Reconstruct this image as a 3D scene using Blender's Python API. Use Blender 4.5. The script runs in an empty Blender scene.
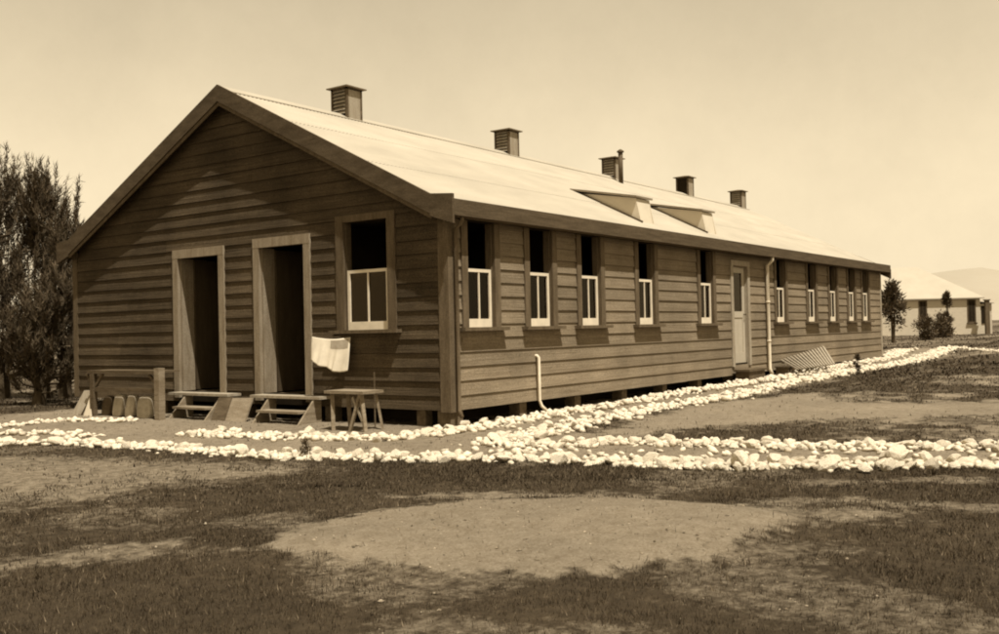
import bpy, math, random
import numpy as np
from mathutils import Matrix, Vector
random.seed(7); rng = np.random.default_rng(7)
S = bpy.context.scene; C = S.collection

# ---------------------------------------------------------------- camera
CAM = Vector((-9.252, -7.426, 1.1535)); YAW, PITCH, ROLL, FPX = 0.6247, 0.0136, -0.0222, 985.1
fw = Vector((math.cos(PITCH)*math.cos(YAW), math.cos(PITCH)*math.sin(YAW), math.sin(PITCH)))
r0 = Vector((math.sin(YAW), -math.cos(YAW), 0)); u0 = r0.cross(fw)
rr = r0*math.cos(ROLL) + u0*math.sin(ROLL); uu = u0*math.cos(ROLL) - r0*math.sin(ROLL)
cam = bpy.data.objects.new('camera', bpy.data.cameras.new('camera')); C.objects.link(cam)
M4 = Matrix((rr, uu, -fw)).transposed().to_4x4(); M4.translation = CAM
cam.matrix_world = M4
cam.data.sensor_width = 36; cam.data.lens = FPX/999*36; cam.data.clip_end = 8000; cam.data.clip_start = .05
S.camera = cam

# ---------------------------------------------------------------- sky, sun, exposure
SUN = Vector((-.42, -1, 2.4)).normalized()
w = bpy.data.worlds.new('World'); S.world = w; w.use_nodes = True
nt = w.node_tree; bg = nt.nodes['Background']
sky = nt.nodes.new('ShaderNodeTexSky'); sky.sky_type = 'NISHITA'; sky.sun_disc = False
sky.sun_elevation = math.asin(SUN.z); sky.sun_rotation = math.atan2(SUN.x, SUN.y)
sky.air_density = 2.0; sky.dust_density = 0.0; sky.ozone_density = 1.0
bw = nt.nodes.new('ShaderNodeRGBToBW')
cap = nt.nodes.new('ShaderNodeMath'); cap.operation = 'SMOOTH_MIN'; cap.inputs[1].default_value = 6.1; cap.inputs[2].default_value = 1.5
tint = nt.nodes.new('ShaderNodeMix'); tint.data_type = 'RGBA'; tint.blend_type = 'MULTIPLY'; tint.inputs[0].default_value = 1
tint.inputs[7].default_value = (1.18, .975, .65, 1)
nt.links.new(sky.outputs[0], bw.inputs[0]); nt.links.new(bw.outputs[0], cap.inputs[0]); 
tcw = nt.nodes.new('ShaderNodeTexCoord'); cn_ = nt.nodes.new('ShaderNodeTexNoise'); cn_.inputs['Scale'].default_value = 4; cn_.inputs['Detail'].default_value = 8; cn_.inputs['Roughness'].default_value = .7
cr = nt.nodes.new('ShaderNodeMapRange'); cr.inputs[1].default_value = .3; cr.inputs[2].default_value = .7; cr.inputs[3].default_value = .93; cr.inputs[4].default_value = 1.07
cmul = nt.nodes.new('ShaderNodeMath'); cmul.operation = 'MULTIPLY'
nt.links.new(tcw.outputs['Generated'], cn_.inputs[0]); nt.links.new(cn_.outputs[0], cr.inputs[0]); nt.links.new(cr.outputs[0], cmul.inputs[0]); nt.links.new(cap.outputs[0], cmul.inputs[1]); nt.links.new(cmul.outputs[0], tint.inputs[6])
nt.links.new(tint.outputs[2], bg.inputs['Color']); bg.inputs['Strength'].default_value = 0.096
sd = bpy.data.lights.new('sun', 'SUN'); sd.energy = 5.0; sd.angle = math.radians(.6); sd.color = (1, .95, .86)
sun = bpy.data.objects.new('sun', sd); C.objects.link(sun)
sun.rotation_euler = SUN.to_track_quat('Z', 'Y').to_euler(); sun.location = (0, -10, 30)
S.view_settings.view_transform = 'Standard'; S.view_settings.look = 'None'
S.view_settings.exposure = 0.5; S.view_settings.gamma = 1
S.render.engine = 'CYCLES'; S.cycles.filter_width = 2.0; S.cycles.max_bounces = 6

# ---------------------------------------------------------------- materials
def sep(v):
    """sepia print colour for a grey reflectance v"""
    t = min(1, max(0, v/.28))
    return (v*(1.42-.27*t), v*(1.0), v*(.55+.20*t), 1)
def mat(name, v0, v1=None, scale=(4,4,4), rough=.85, island=0., bump=0., detail=6, spec=.06, lo=.35, hi=.65, speck=0, stain=0):
    m = bpy.data.materials.new(name); m.use_nodes = True; t = m.node_tree; b = t.nodes['Principled BSDF']
    b.inputs['Roughness'].default_value = rough; b.inputs['Specular IOR Level'].default_value = spec
    if v1 is None: v1 = v0*1.15
    tc = t.nodes.new('ShaderNodeTexCoord'); mp = t.nodes.new('ShaderNodeMapping'); mp.inputs['Scale'].default_value = scale
    n = t.nodes.new('ShaderNodeTexNoise'); n.inputs['Scale'].default_value = 1; n.inputs['Detail'].default_value = detail
    n.inputs['Roughness'].default_value = .65
    t.links.new(tc.outputs['Object'], mp.inputs[0]); t.links.new(mp.outputs[0], n.inputs[0])
    r = t.nodes.new('ShaderNodeValToRGB'); r.color_ramp.elements[0].position = lo; r.color_ramp.elements[1].position = hi
    r.color_ramp.elements[0].color = sep(v0); r.color_ramp.elements[1].color = sep(v1)
    t.links.new(n.outputs[0], r.inputs[0]); out = r.outputs[0]
    if island:
        g = t.nodes.new('ShaderNodeNewGeometry'); mr = t.nodes.new('ShaderNodeMapRange')
        mr.inputs['To Min'].default_value = 1-island; mr.inputs['To Max'].default_value = 1+island
        t.links.new(g.outputs['Random Per Island'], mr.inputs['Value'])
        mx = t.nodes.new('ShaderNodeMix'); mx.data_type = 'RGBA'; mx.blend_type = 'MULTIPLY'; mx.inputs[0].default_value = 1
        t.links.new(out, mx.inputs[6]); t.links.new(mr.outputs[0], mx.inputs[7]); out = mx.outputs[2]
    if speck:
        n2 = t.nodes.new('ShaderNodeTexNoise'); n2.inputs['Scale'].default_value = 70; n2.inputs['Detail'].default_value = 3
        t.links.new(tc.outputs['Object'], n2.inputs[0])
        mr = t.nodes.new('ShaderNodeMapRange'); mr.inputs['From Min'].default_value = .3; mr.inputs['From Max'].default_value = .7
        mr.inputs['To Min'].default_value = 1-speck; mr.inputs['To Max'].default_value = 1+speck
        t.links.new(n2.outputs[0], mr.inputs[0])
        mx = t.nodes.new('ShaderNodeMix'); mx.data_type = 'RGBA'; mx.blend_type = 'MULTIPLY'; mx.inputs[0].default_value = 1
        t.links.new(out, mx.inputs[6]); t.links.new(mr.outputs[0], mx.inputs[7]); out = mx.outputs[2]
    if stain:
        n3 = t.nodes.new('ShaderNodeTexNoise'); n3.inputs['Scale'].default_value = .9; n3.inputs['Detail'].default_value = 5; n3.inputs['Roughness'].default_value = .6
        t.links.new(tc.outputs['Object'], n3.inputs[0])
        mr = t.nodes.new('ShaderNodeMapRange'); mr.inputs['From Min'].default_value = .32; mr.inputs['From Max'].default_value = .68
        mr.inputs['To Min'].default_value = 1-stain; mr.inputs['To Max'].default_value = 1+stain
        t.links.new(n3.outputs[0], mr.inputs[0])
        mx = t.nodes.new('ShaderNodeMix'); mx.data_type = 'RGBA'; mx.blend_type = 'MULTIPLY'; mx.inputs[0].default_value = 1
        t.links.new(out, mx.inputs[6]); t.links.new(mr.outputs[0], mx.inputs[7]); out = mx.outputs[2]
    t.links.new(out, b.inputs['Base Color'])
    if bump:
        bp = t.nodes.new('ShaderNodeBump'); bp.inputs['Strength'].default_value = bump; bp.inputs['Distance'].default_value = .02
        t.links.new(n.outputs[0], bp.inputs['Height']); t.links.new(bp.outputs[0], b.inputs['Normal'])
    return m
M = {}
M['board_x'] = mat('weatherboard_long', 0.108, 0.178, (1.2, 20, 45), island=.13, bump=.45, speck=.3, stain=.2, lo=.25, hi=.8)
M['board_y'] = mat('weatherboard_gable_shaded', 0.03, 0.07, (20, 1.2, 45), island=.15, bump=.45, speck=.4, stain=.3, lo=.25, hi=.8)  # same boards, darkened in colour for the shade on the gable
M['trim'] = mat('weathered_trim', .062, .1, (14, 14, 2.5), island=.1, bump=.3, speck=.2)
M['fascia'] = mat('fascia_wood', .048, .075, (1.5, 8, 20), island=.05, bump=.3, speck=.2)
M['barge'] = mat('barge_wood', .048, .075, (3, 3, 9), island=.05, bump=.3, speck=.2)
M['frame'] = mat('pale_frame_wood', 0.19, 0.27, (14, 14, 2.5), island=.08, bump=.3, speck=.15)
M['white'] = mat('white_paint', 0.5, 0.6, (6, 6, 6), rough=.6, bump=.1)
M['door'] = mat('door_paint', .3, .36, (12, 12, 2), rough=.7, bump=.1, speck=.1)
M['leaf'] = mat('open_door_shade', 0.035, 0.05, (12, 12, 2), rough=.7, bump=.1, speck=.12)  # doorway shade put into the leaf colour, darker than its paint
M['dark'] = mat('interior_shade', 0.012, 0.02, (3, 3, 3), rough=.9)  # near-black colour stands for the unlit depth inside rooms and openings
M['brick'] = mat('rough_pier', 0.06, 0.12, (12, 12, 12), bump=.5)
M['iron'] = mat('roof_iron', 0.285, 0.335, (.6, 1.6, 1.6), rough=.6, island=.03, spec=.15, stain=.05)
M['vent'] = mat('vent_wood', 0.045, 0.08, (8, 8, 20), island=.15, bump=.2, speck=.2)
M['ventcap'] = mat('vent_cap_metal', 0.1, 0.14, (5, 5, 5), rough=.6)
M['flash'] = mat('flashing_metal', 0.05, 0.08, (5, 5, 5), rough=.6)
M['stone'] = mat('whitewashed_stone', .24, .52, (9, 9, 9), island=0, bump=.7, lo=.33, hi=.5, speck=.25)
M['greystone'] = mat('bare_grey_stone', .24, .38, (9, 9, 9), bump=.5)
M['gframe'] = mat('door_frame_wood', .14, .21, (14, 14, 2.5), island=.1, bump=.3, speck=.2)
M['pebble'] = mat('gravel', .07, .22, (30, 30, 30), island=.5)
M['gtrim'] = mat('shaded_window_frame', .055, .09, (14, 14, 2.5), island=.1, bump=.3, speck=.2)  # copy of the trim, darkened for the shade around the gable window
M['cheek'] = mat('dormer_iron_lightened', .44, .5, (2, 2, 2), rough=.6)  # roof iron made lighter to offset grazing shade on the dormer cheeks
M['plank'] = mat('rough_plank', 0.13, 0.2, (3, 3, 14), island=.12, bump=.4, speck=.2)
M['darkplank'] = mat('old_dark_plank', 0.05, 0.085, (3, 3, 14), island=.12, bump=.4, speck=.2)
M['cloth'] = mat('white_cotton', 0.42, 0.5, (6, 6, 6), rough=.95)
M['patch'] = mat('grey_cotton', 0.2, 0.25, (20, 20, 20), rough=.95)
M['bark'] = mat('bark', 0.03, 0.06, (10, 10, 3), bump=.6)
M['needle'] = mat('conifer_needles', 0.04, 0.075, (2, 2, 2), island=.4, rough=.7)
M['leafm'] = mat('shrub_leaves', 0.05, 0.09, (3, 3, 3), island=.4, rough=.7)
M['grass'] = mat('grass_blades', 0.017, 0.042, (1.2, 1.2, 1.2), island=.6, rough=.8)
M['drygrass'] = mat('dry_grass_blades', 0.07, 0.15, (2, 2, 2), island=.4, rough=.8)
M['hut2wall'] = mat('far_cream_boards', .38, .46, (3, 3, 30), island=.05)
M['hut2roof'] = mat('far_roof_iron', .31, .34, (1, 1, 1), rough=.6)
M['hill'] = mat('hazed_hills', .26, .28, (.01, .01, .01))  # paleness of distant haze put into the hill colour
def glass():
    m = bpy.data.materials.new('window_glass'); m.use_nodes = True; t = m.node_tree
    for n in list(t.nodes): t.nodes.remove(n)
    o = t.nodes.new('ShaderNodeOutputMaterial'); mx = t.nodes.new('ShaderNodeMixShader'); fr = t.nodes.new('ShaderNodeFresnel')
    tr = t.nodes.new('ShaderNodeBsdfTransparent'); tr.inputs[0].default_value = (.6, .52, .4, 1)
    gl = t.nodes.new('ShaderNodeBsdfGlossy'); gl.inputs['Roughness'].default_value = .04; gl.inputs[0].default_value = (.6, .52, .4, 1)
    fr.inputs[0].default_value = 1.32
    t.links.new(fr.outputs[0], mx.inputs[0]); t.links.new(tr.outputs[0], mx.inputs[1]); t.links.new(gl.outputs[0], mx.inputs[2])
    t.links.new(mx.outputs[0], o.inputs[0]); return m
M['glass'] = glass()

# ---------------------------------------------------------------- helpers
def tag(o, label=None, cat=None, group=None, kind=None):
    if label: o['label'] = label
    if cat: o['category'] = cat
    if group: o['group'] = group
    if kind: o['kind'] = kind
    return o
def thing(name, label, cat, loc=(0,0,0), group=None):
    o = bpy.data.objects.new(name, None); C.objects.link(o); o.location = loc; o.empty_display_size = .2
    return tag(o, label, cat, group)
def link(name, me, m=None, parent=None):
    if m: me.materials.append(m)
    o = bpy.data.objects.new(name, me); C.objects.link(o)
    if parent:
        o.parent = parent
        # geometry is authored in world space: undo the parents' offset
        off = Vector((0,0,0)); q = parent
        while q: off += q.location; q = q.parent
        o.location = -off
    return o
class MB:
    def __init__(s): s.v = []; s.f = []
    def poly(s, vs, fs):
        k = len(s.v); s.v += [tuple(map(float, p)) for p in vs]; s.f += [tuple(i+k for i in f) for f in fs]; return s
    def box(s, x0, x1, y0, y1, z0, z1):
        return s.poly([(x0,y0,z0),(x1,y0,z0),(x1,y1,z0),(x0,y1,z0),(x0,y0,z1),(x1,y0,z1),(x1,y1,z1),(x0,y1,z1)],
          [(3,2,1,0),(4,5,6,7),(0,1,5,4),(1,2,6,5),(2,3,7,6),(3,0,4,7)])
    def hexa(s, a, b):   # two quads (lists of 4 points), joined
        return s.poly(list(a)+list(b), [(3,2,1,0),(4,5,6,7),(0,1,5,4),(1,2,6,5),(2,3,7,6),(3,0,4,7)])
    def bar(s, p, q, wx, wz, up=(0,0,1)):
        p = Vector(p); q = Vector(q); d = (q-p).normalized(); a = d.cross(Vector(up))
        if a.length < 1e-4: a = d.cross(Vector((1,0,0)))
        a.normalize(); b = a.cross(d).normalized(); a = a*wx/2; b = b*wz/2
        return s.hexa([p-a-b, p+a-b, p+a+b, p-a+b], [q-a-b, q+a-b, q+a+b, q-a+b])
    def tube(s, pts, rad, n=8):
        pts = [Vector(p) for p in pts]
        if not hasattr(rad, '__len__'): rad = [rad]*len(pts)
        vs = []; fs = []
        for i, p in enumerate(pts):
            d = (pts[min(i+1, len(pts)-1)]-pts[max(i-1, 0)]).normalized()
            a = d.cross(Vector((.3, .9, .1))).normalized(); b = d.cross(a)
            for k in range(n):
                t = 2*math.pi*k/n; vs.append(p+(a*math.cos(t)+b*math.sin(t))*rad[i])
        for i in range(len(pts)-1):
            for k in range(n): fs.append((i*n+k, i*n+(k+1) % n, (i+1)*n+(k+1) % n, (i+1)*n+k))
        fs.append(tuple(range(n))[::-1]); fs.append(tuple((len(pts)-1)*n+k for k in range(n)))
        return s.poly(vs, fs)
    def build(s, name, m, parent=None, smooth=False):
        me = bpy.data.meshes.new(name); me.from_pydata(s.v, [], s.f)
        if smooth: me.shade_smooth()
        me.update(); return link(name, me, m, parent)
def tri_mesh(name, V, m, parent=None):
    """V: (n,3,3) array of loose triangles"""
    n = len(V); me = bpy.data.meshes.new(name); me.vertices.add(n*3); me.vertices.foreach_set('co', V.reshape(-1).astype(np.float32))
    me.loops.add(n*3); me.loops.foreach_set('vertex_index', np.arange(n*3, dtype=np.int32))
    me.polygons.add(n); me.polygons.foreach_set('loop_start', np.arange(0, n*3, 3, dtype=np.int32))
    me.polygons.foreach_set('loop_total', np.full(n, 3, dtype=np.int32)); me.update(calc_edges=True)
    return link(name, me, m, parent)

# value noise on numpy arrays
_perm = rng.random((64, 64))
def vnoise(x, y, sc):
    x = np.asarray(x)*sc; y = np.asarray(y)*sc; xi = np.floor(x).astype(int); yi = np.floor(y).astype(int)
    fx = x-xi; fy = y-yi; fx = fx*fx*(3-2*fx); fy = fy*fy*(3-2*fy)
    g = lambda a, b: _perm[a % 64, b % 64]
    return (g(xi,yi)*(1-fx)+g(xi+1,yi)*fx)*(1-fy)+(g(xi,yi+1)*(1-fx)+g(xi+1,yi+1)*fx)*fy
def fbm(x, y, sc): return vnoise(x, y, sc)*.5+vnoise(x+9.3, y-3.1, sc*2.1)*.3+vnoise(x-4.7, y+5.9, sc*4.3)*.2

# ---------------------------------------------------------------- ground
PATCH = {
 'mound': ([(-5.61,-3.17),(-5.35,-3.09),(-4.55,-3.05),(-3.98,-3.34),(-3.49,-4.07),(-3.27,-5.1),(-3.52,-5.44),(-4.74,-5.36),(-5.19,-5.05),(-5.56,-4.56),(-5.73,-3.87)], .95, .2),
 'p1b': ([(-3.5,-4.2),(-3.2,-5.0),(-2.9,-5.9),(-3.1,-6.1),(-3.6,-5.7),(-3.9,-5.2)], .6, .3),
 'p2': ([(-4.6,3.63),(-4.1,2.59),(-3.67,1.17),(-3.28,-.27),(-3.31,-1.33),(-3.95,-1.07),(-4.67,-.77),(-5.2,-.93),(-5.78,-.67),(-6.23,-.23)], .62, .5),
 'p3': ([(-6.75,-1.92),(-6.58,-2.21),(-6.08,-2.34),(-5.7,-2.64),(-5.96,-2.9),(-6.42,-2.7),(-6.75,-2.54),(-6.96,-2.38)], .55, .2),
 'p4': ([(-4.31,-5.17),(-4.01,-5.44),(-4.04,-5.88),(-4.42,-5.89),(-4.87,-5.71),(-4.83,-5.4)], .42, .3),
 'p5': ([(-2.98,-4.85),(-2.57,-5.45),(-2.36,-6.54),(-2.71,-6.59),(-2.94,-5.56),(-3.33,-4.99)], .55, .2),
 'p7': ([(.22,-1.8),(3.7,-1.4),(6.3,-2.3),(4.7,-3.4),(5.56,-5.8),(4.13,-5.95),(2.68,-4.04),(1.39,-2.83),(-.16,-2.39)], .85, .4),
 'p8': ([(-2.12,-4.81),(-1.22,-6.14),(-1.61,-6.2),(-2.41,-5.06)], .5, .2),
 'p9': ([(-4.09,-2.72),(-3.48,-3.23),(-3.13,-4.33),(-3.43,-4.34),(-3.88,-3.36)], .7, .2),
 'yard': ([(-3.6,5.0),(-3.1,2.3),(-2.9,0),(-2.6,-1.2),(-1.8,-2.8),(-1.2,-5),(-.5,-6.6),(.6,-6.4),(-.2,-3.7),(-.2,-2.5),(.3,-1.5),(3.2,-1.4),(6,-1.7),(11.7,-1.5),(18,-1.5),(28,-.2),(28,2),(20,.6),(18,0),(0,.1),(0,8),(-3,8)], .78, .25),
}
def sdist(px, py, poly):
    d = np.full(px.shape, 1e9); ins = np.zeros(px.shape, bool); n = len(poly)
    for i in range(n):
        x0, y0 = poly[i]; x1, y1 = poly[(i+1) % n]; ex, ey = x1-x0, y1-y0
        t = np.clip(((px-x0)*ex+(py-y0)*ey)/(ex*ex+ey*ey), 0, 1)
        d = np.minimum(d, np.hypot(px-x0-t*ex, py-y0-t*ey))
        c = ((y0 > py) != (y1 > py)) & (px < (x1-x0)*(py-y0)/((y1-y0) or 1e-9)+x0); ins ^= c
    return np.where(ins, d, -d)
def soil(px, py):
    px = np.asarray(px, float); py = np.asarray(py, float); r = np.zeros(px.shape)
    for poly, amt, soft in PATCH.values():
        s = sdist(px, py, poly)+((fbm(px, py, 2.3)-.5)*.6+(fbm(px+7, py, 8)-.5)*.6)*(soft+.4)
        r = np.maximum(r, amt*np.clip(s/soft*.8+.55, 0, 1))
    patchy = np.clip((fbm(px+31, py+17, .55)-.56+.09*(px > 1.5))*4, 0, .42)+np.clip((fbm(px+3, py+1, 4)-.5)*3, 0, .4)*(px > .5)
    return np.clip(np.maximum(r, patchy), 0, 1)
def gz(px, py):
    px = np.asarray(px, float); py = np.asarray(py, float)
    z = .0088*np.clip(px, 0, 20)+(fbm(px, py, .8)-.5)*.035*np.clip((np.abs(py+.0)+np.abs(px))*.3, 0, 1)
    s = sdist(px, py, PATCH['mound'][0]); z = z+.045*np.clip(s/.45+.3, 0, 1)**.8*np.clip((px+5.9)/1.2, .25, 1)
    z = z+(fbm(px+5, py+2, 5)-.5)*.028
    return z
def gzf(x, y): return float(gz(np.array([x]), np.array([y]))[0])
def axis(a, b, fa, fb, d0, far):
    mid = list(np.arange(a, b, d0)); lo = []; x = a; st = d0
    while x > -far: st *= 1.13; x -= st; lo.append(x)
    hi = []; x = mid[-1]; st = d0
    while x < far: st *= 1.13; x += st; hi.append(x)
    return np.array(lo[::-1]+mid+hi)
gx = axis(-8, 4.5, 0, 0, .06, 4000); gy = axis(-7.5, 6, 0, 0, .06, 4000)
GX, GY = np.meshgrid(gx, gy, indexing='ij'); nx, ny = GX.shape
GZ = gz(GX, GY); SO = soil(GX, GY)
me = bpy.data.meshes.new('ground'); me.vertices.add(nx*ny)
me.vertices.foreach_set('co', np.stack([GX, GY, GZ], -1).reshape(-1).astype(np.float32))
I = np.arange(nx*ny).reshape(nx, ny); Q = np.stack([I[:-1,:-1], I[1:,:-1], I[1:,1:], I[:-1,1:]], -1).reshape(-1, 4)
me.loops.add(Q.size); me.loops.foreach_set('vertex_index', Q.reshape(-1).astype(np.int32))
me.polygons.add(len(Q)); me.polygons.foreach_set('loop_start', np.arange(0, Q.size, 4, dtype=np.int32)); me.polygons.foreach_set('loop_total', np.full(len(Q), 4, dtype=np.int32))
me.update(calc_edges=True); me.shade_smooth()
at = me.attributes.new('soil', 'FLOAT', 'POINT'); at.data.foreach_set('value', SO.reshape(-1).astype(np.float32))
gm = bpy.data.materials.new('ground_soil'); gm.use_nodes = True; t = gm.node_tree; b = t.nodes['Principled BSDF']
b.inputs['Roughness'].default_value = .95; b.inputs['Specular IOR Level'].default_value = .1
tc = t.nodes.new('ShaderNodeTexCoord'); aa = t.nodes.new('ShaderNodeAttribute'); aa.attribute_name = 'soil'
def noise(sc, det=5, ro=.65):
    n = t.nodes.new('ShaderNodeTexNoise'); n.inputs['Scale'].default_value = sc; n.inputs['Detail'].default_value = det
    n.inputs['Roughness'].default_value = ro; t.links.new(tc.outputs['Object'], n.inputs[0]); return n.outputs[0]
def mr(src, a, b_, c, d):
    n = t.nodes.new('ShaderNodeMapRange'); n.inputs[1].default_value = a; n.inputs[2].default_value = b_; n.inputs[3].default_value = c; n.inputs[4].default_value = d
    t.links.new(src, n.inputs[0]); return n.outputs[0]
def mth(op, a, b_):
    n = t.nodes.new('ShaderNodeMath'); n.operation = op
    for i, q in enumerate((a, b_)):
        if hasattr(q, 'links'): t.links.new(q, n.inputs[i])
        else: n.inputs[i].default_value = q
    return n.outputs[0]
n1 = noise(11, 8, .75); n2 = noise(60, 5, .8); n3 = noise(.9, 4)
f = mth('ADD', aa.outputs['Fac'], mr(n1, .3, .7, -.28, .28)); f = mr(f, .25, .75, 0, 1)
def ramp(src, v0, v1, lo=.3, hi=.7):
    r = t.nodes.new('ShaderNodeValToRGB'); r.color_ramp.elements[0].position = lo; r.color_ramp.elements[1].position = hi
    r.color_ramp.elements[0].color = sep(v0); r.color_ramp.elements[1].color = sep(v1); t.links.new(src, r.inputs[0]); return r.outputs[0]
gr = ramp(n1, .018, .05); so = ramp(mth('ADD', mth('MULTIPLY', n2, .6), mth('MULTIPLY', n1, .4)), .085, .215, .36, .64)
mx = t.nodes.new('ShaderNodeMix'); mx.data_type = 'RGBA'; t.links.new(f, mx.inputs[0]); t.links.new(gr, mx.inputs[6]); t.links.new(so, mx.inputs[7])
mm = t.nodes.new('ShaderNodeMix'); mm.data_type = 'RGBA'; mm.blend_type = 'MULTIPLY'; mm.inputs[0].default_value = 1
t.links.new(mx.outputs[2], mm.inputs[6]); t.links.new(mr(n3, .3, .7, .85, 1.15), mm.inputs[7]); t.links.new(mm.outputs[2], b.inputs['Base Color'])
bp = t.nodes.new('ShaderNodeBump'); bp.inputs['Strength'].default_value = .8; bp.inputs['Distance'].default_value = .015
t.links.new(mth('ADD', n1, n2), bp.inputs['Height']); t.links.new(bp.outputs[0], b.inputs['Normal'])
tag(link('ground', me, gm), kind='structure')

# hills far off beyond the second hut
hb = MB(); K = 90; vs = []
for i in range(K+1):
    a = math.radians(-25+80*i/K); s = math.degrees(a)
    e = .041+.006*math.sin(s*.23-.5)+.0012*math.sin(s*1.3+1)+.0008*math.sin(s*3.3)
    if s < 9.5: e *= max(.25, 1-(9.5-s)*.05)
    for d, hh in ((1500, -.02), (1750, .55), (2000, 1), (2600, .6)):
        vs.append((CAM.x+d*math.cos(a), CAM.y+d*math.sin(a), d*e*hh if hh > 0 else -5))
hb.poly(vs, [(i*4+k, i*4+k+1, (i+1)*4+k+1, (i+1)*4+k) for i in range(K) for k in range(3)])
tag(hb.build('hills', M['hill'], None, True), kind='structure')

# ---------------------------------------------------------------- the long hut
L, W, ZB, ZR, SL = 19.14, 8.0, .2, 4.74, .5
hut = thing('long_hut', 'long dark weatherboard hut with pale iron roof and two open end doorways', 'hut', (0, 0, 0))
SIDE_WIN = [.63, 1.99, 3.33, 5.10, 7.45, 11.27, 13.27, 14.85, 16.36, 17.62]
side_open = [(c-.28, c+.28, 1.19, 2.52) for c in SIDE_WIN]+[(8.66, 9.38, .42, 2.30)]
gable_open = [(4.22, 5.17, .35, 2.34), (2.44, 3.34, .35, 2.38), (.94, 1.70, 1.19, 2.60)]
def rake(y): return ZR-.17-SL*abs(y-W/2)
def cuts(z0, z1, opens, a, b):
    iv = [(o[0]-.02, o[1]+.02) for o in opens if o[2] < z1-.03 and o[3] > z0+.03]; iv.sort(); r = []; x = a
    for p, q in iv:
        if p > x: r.append((x, p))
        x = max(x, q)
    if b > x: r.append((x, b))
    return r
def boards(axis_, pos, sgn, a, b, opens, zmax, gable=False):
    """lapped boards; axis_ 'x' = runs along X on plane y=pos facing sgn*Y"""
    m = MB(); z = ZB; P = .174
    while z < zmax-.02:
        z1 = min(z+P+.012, zmax)
        for p, q in cuts(z, z1, opens, a, b):
            segs = [(p, q)]
            if q-p > 2.6:                                     # butt joints at irregular places
                c = random.uniform(p+.8, q-.8); segs = [(p, c-.0015), (c+.0015, q)]
            for s0, s1 in segs:
                lo0 = lo1 = None; A0, A1, B0, B1 = s0, s1, s0, s1
                if gable:
                    yl = lambda zz: (W/2-(ZR-.17-zz)/SL, W/2+(ZR-.17-zz)/SL)
                    l0, h0 = yl(z); l1, h1 = yl(z1)
                    A0, A1, B0, B1 = max(s0, l0), min(s1, h0), max(s0, l1), min(s1, h1)
                    if A1-A0 < .02: continue
                    if B1 < B0: B0 = B1 = (B0+B1)/2
                j = random.uniform(-.003, .003); tb = (.033 if gable else .031)+random.uniform(-.002, .003); tt = .012; zz = z+j
                j2 = random.uniform(-.003, .003)
                def pt(u, n_, z_):
                    return (u, pos+sgn*n_, z_) if axis_ == 'x' else (pos+sgn*n_, u, z_)
                m.hexa([pt(A0, 0, zz), pt(A1, 0, zz+j2), pt(A1, tb, zz+j2), pt(A0, tb, zz)],
                       [pt(B0, 0, z1), pt(B1, 0, z1), pt(B1, tt, z1), pt(B0, tt, z1)])
        z += P
    return m
boards('x', 0, -1, .10, L-.1, side_open, 2.53).build('long_weatherboard_wall', M['board_x'], hut)
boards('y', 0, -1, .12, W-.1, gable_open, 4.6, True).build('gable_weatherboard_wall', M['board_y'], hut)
boards('x', W, 1, .1, L-.1, [], 2.53).build('rear_weatherboard_wall', M['board_x'], hut)
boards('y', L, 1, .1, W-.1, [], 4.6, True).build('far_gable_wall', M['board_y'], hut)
# lining behind the boards, with the same openings, plus floor, and partitions added to keep the rooms dark
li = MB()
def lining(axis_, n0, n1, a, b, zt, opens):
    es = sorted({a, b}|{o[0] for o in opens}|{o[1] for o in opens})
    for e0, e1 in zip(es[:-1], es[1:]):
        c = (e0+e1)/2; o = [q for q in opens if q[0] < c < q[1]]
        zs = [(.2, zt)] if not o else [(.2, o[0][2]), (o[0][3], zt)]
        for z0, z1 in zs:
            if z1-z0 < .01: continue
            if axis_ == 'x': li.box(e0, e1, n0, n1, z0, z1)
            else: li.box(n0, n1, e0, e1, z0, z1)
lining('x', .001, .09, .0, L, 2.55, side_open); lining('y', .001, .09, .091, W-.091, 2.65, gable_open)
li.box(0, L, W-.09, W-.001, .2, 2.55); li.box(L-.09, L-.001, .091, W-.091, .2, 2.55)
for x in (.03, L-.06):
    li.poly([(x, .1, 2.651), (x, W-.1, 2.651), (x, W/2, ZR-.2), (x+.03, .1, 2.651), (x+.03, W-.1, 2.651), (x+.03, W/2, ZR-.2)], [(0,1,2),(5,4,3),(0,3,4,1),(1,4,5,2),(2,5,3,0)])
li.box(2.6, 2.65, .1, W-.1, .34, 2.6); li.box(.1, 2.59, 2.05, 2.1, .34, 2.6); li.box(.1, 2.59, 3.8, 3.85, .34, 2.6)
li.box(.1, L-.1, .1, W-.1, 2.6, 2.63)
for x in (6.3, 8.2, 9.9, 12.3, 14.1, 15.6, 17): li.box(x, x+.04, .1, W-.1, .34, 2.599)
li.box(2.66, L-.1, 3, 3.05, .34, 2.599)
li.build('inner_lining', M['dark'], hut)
MB().box(.091, L-.091, .091, W-.091, .26, .339).build('floor', M['darkplank'], hut)
sk = MB(); sk.box(.5, L-.3, .5, .55, -.1, .25); sk.box(.5, .55, .56, W-.3, -.1, .25); sk.build('underfloor_dark_screen', M['dark'], hut)  # dark slabs added to block light and blacken the gap under the floor
# piers
def gp(x0, x1, y0, y1):
    MB().box(x0, x1, y0, y1, -.1, ZB-.002).build('foundation_pier', M['brick'], hut)
gp(.0, .24, .0, .2); gp(.03, .16, .42, .56)
for x in (1.5, 2.9, 4.3, 5.7, 7.1, 8.6, 10.1, 11.6, 13.1, 14.6, 16.1, 17.6): gp(x, x+.16, .03, .2)
for y in (2.0, 3.7, 5.6, 7.7): gp(.03, .18, y, y+.16)
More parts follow.
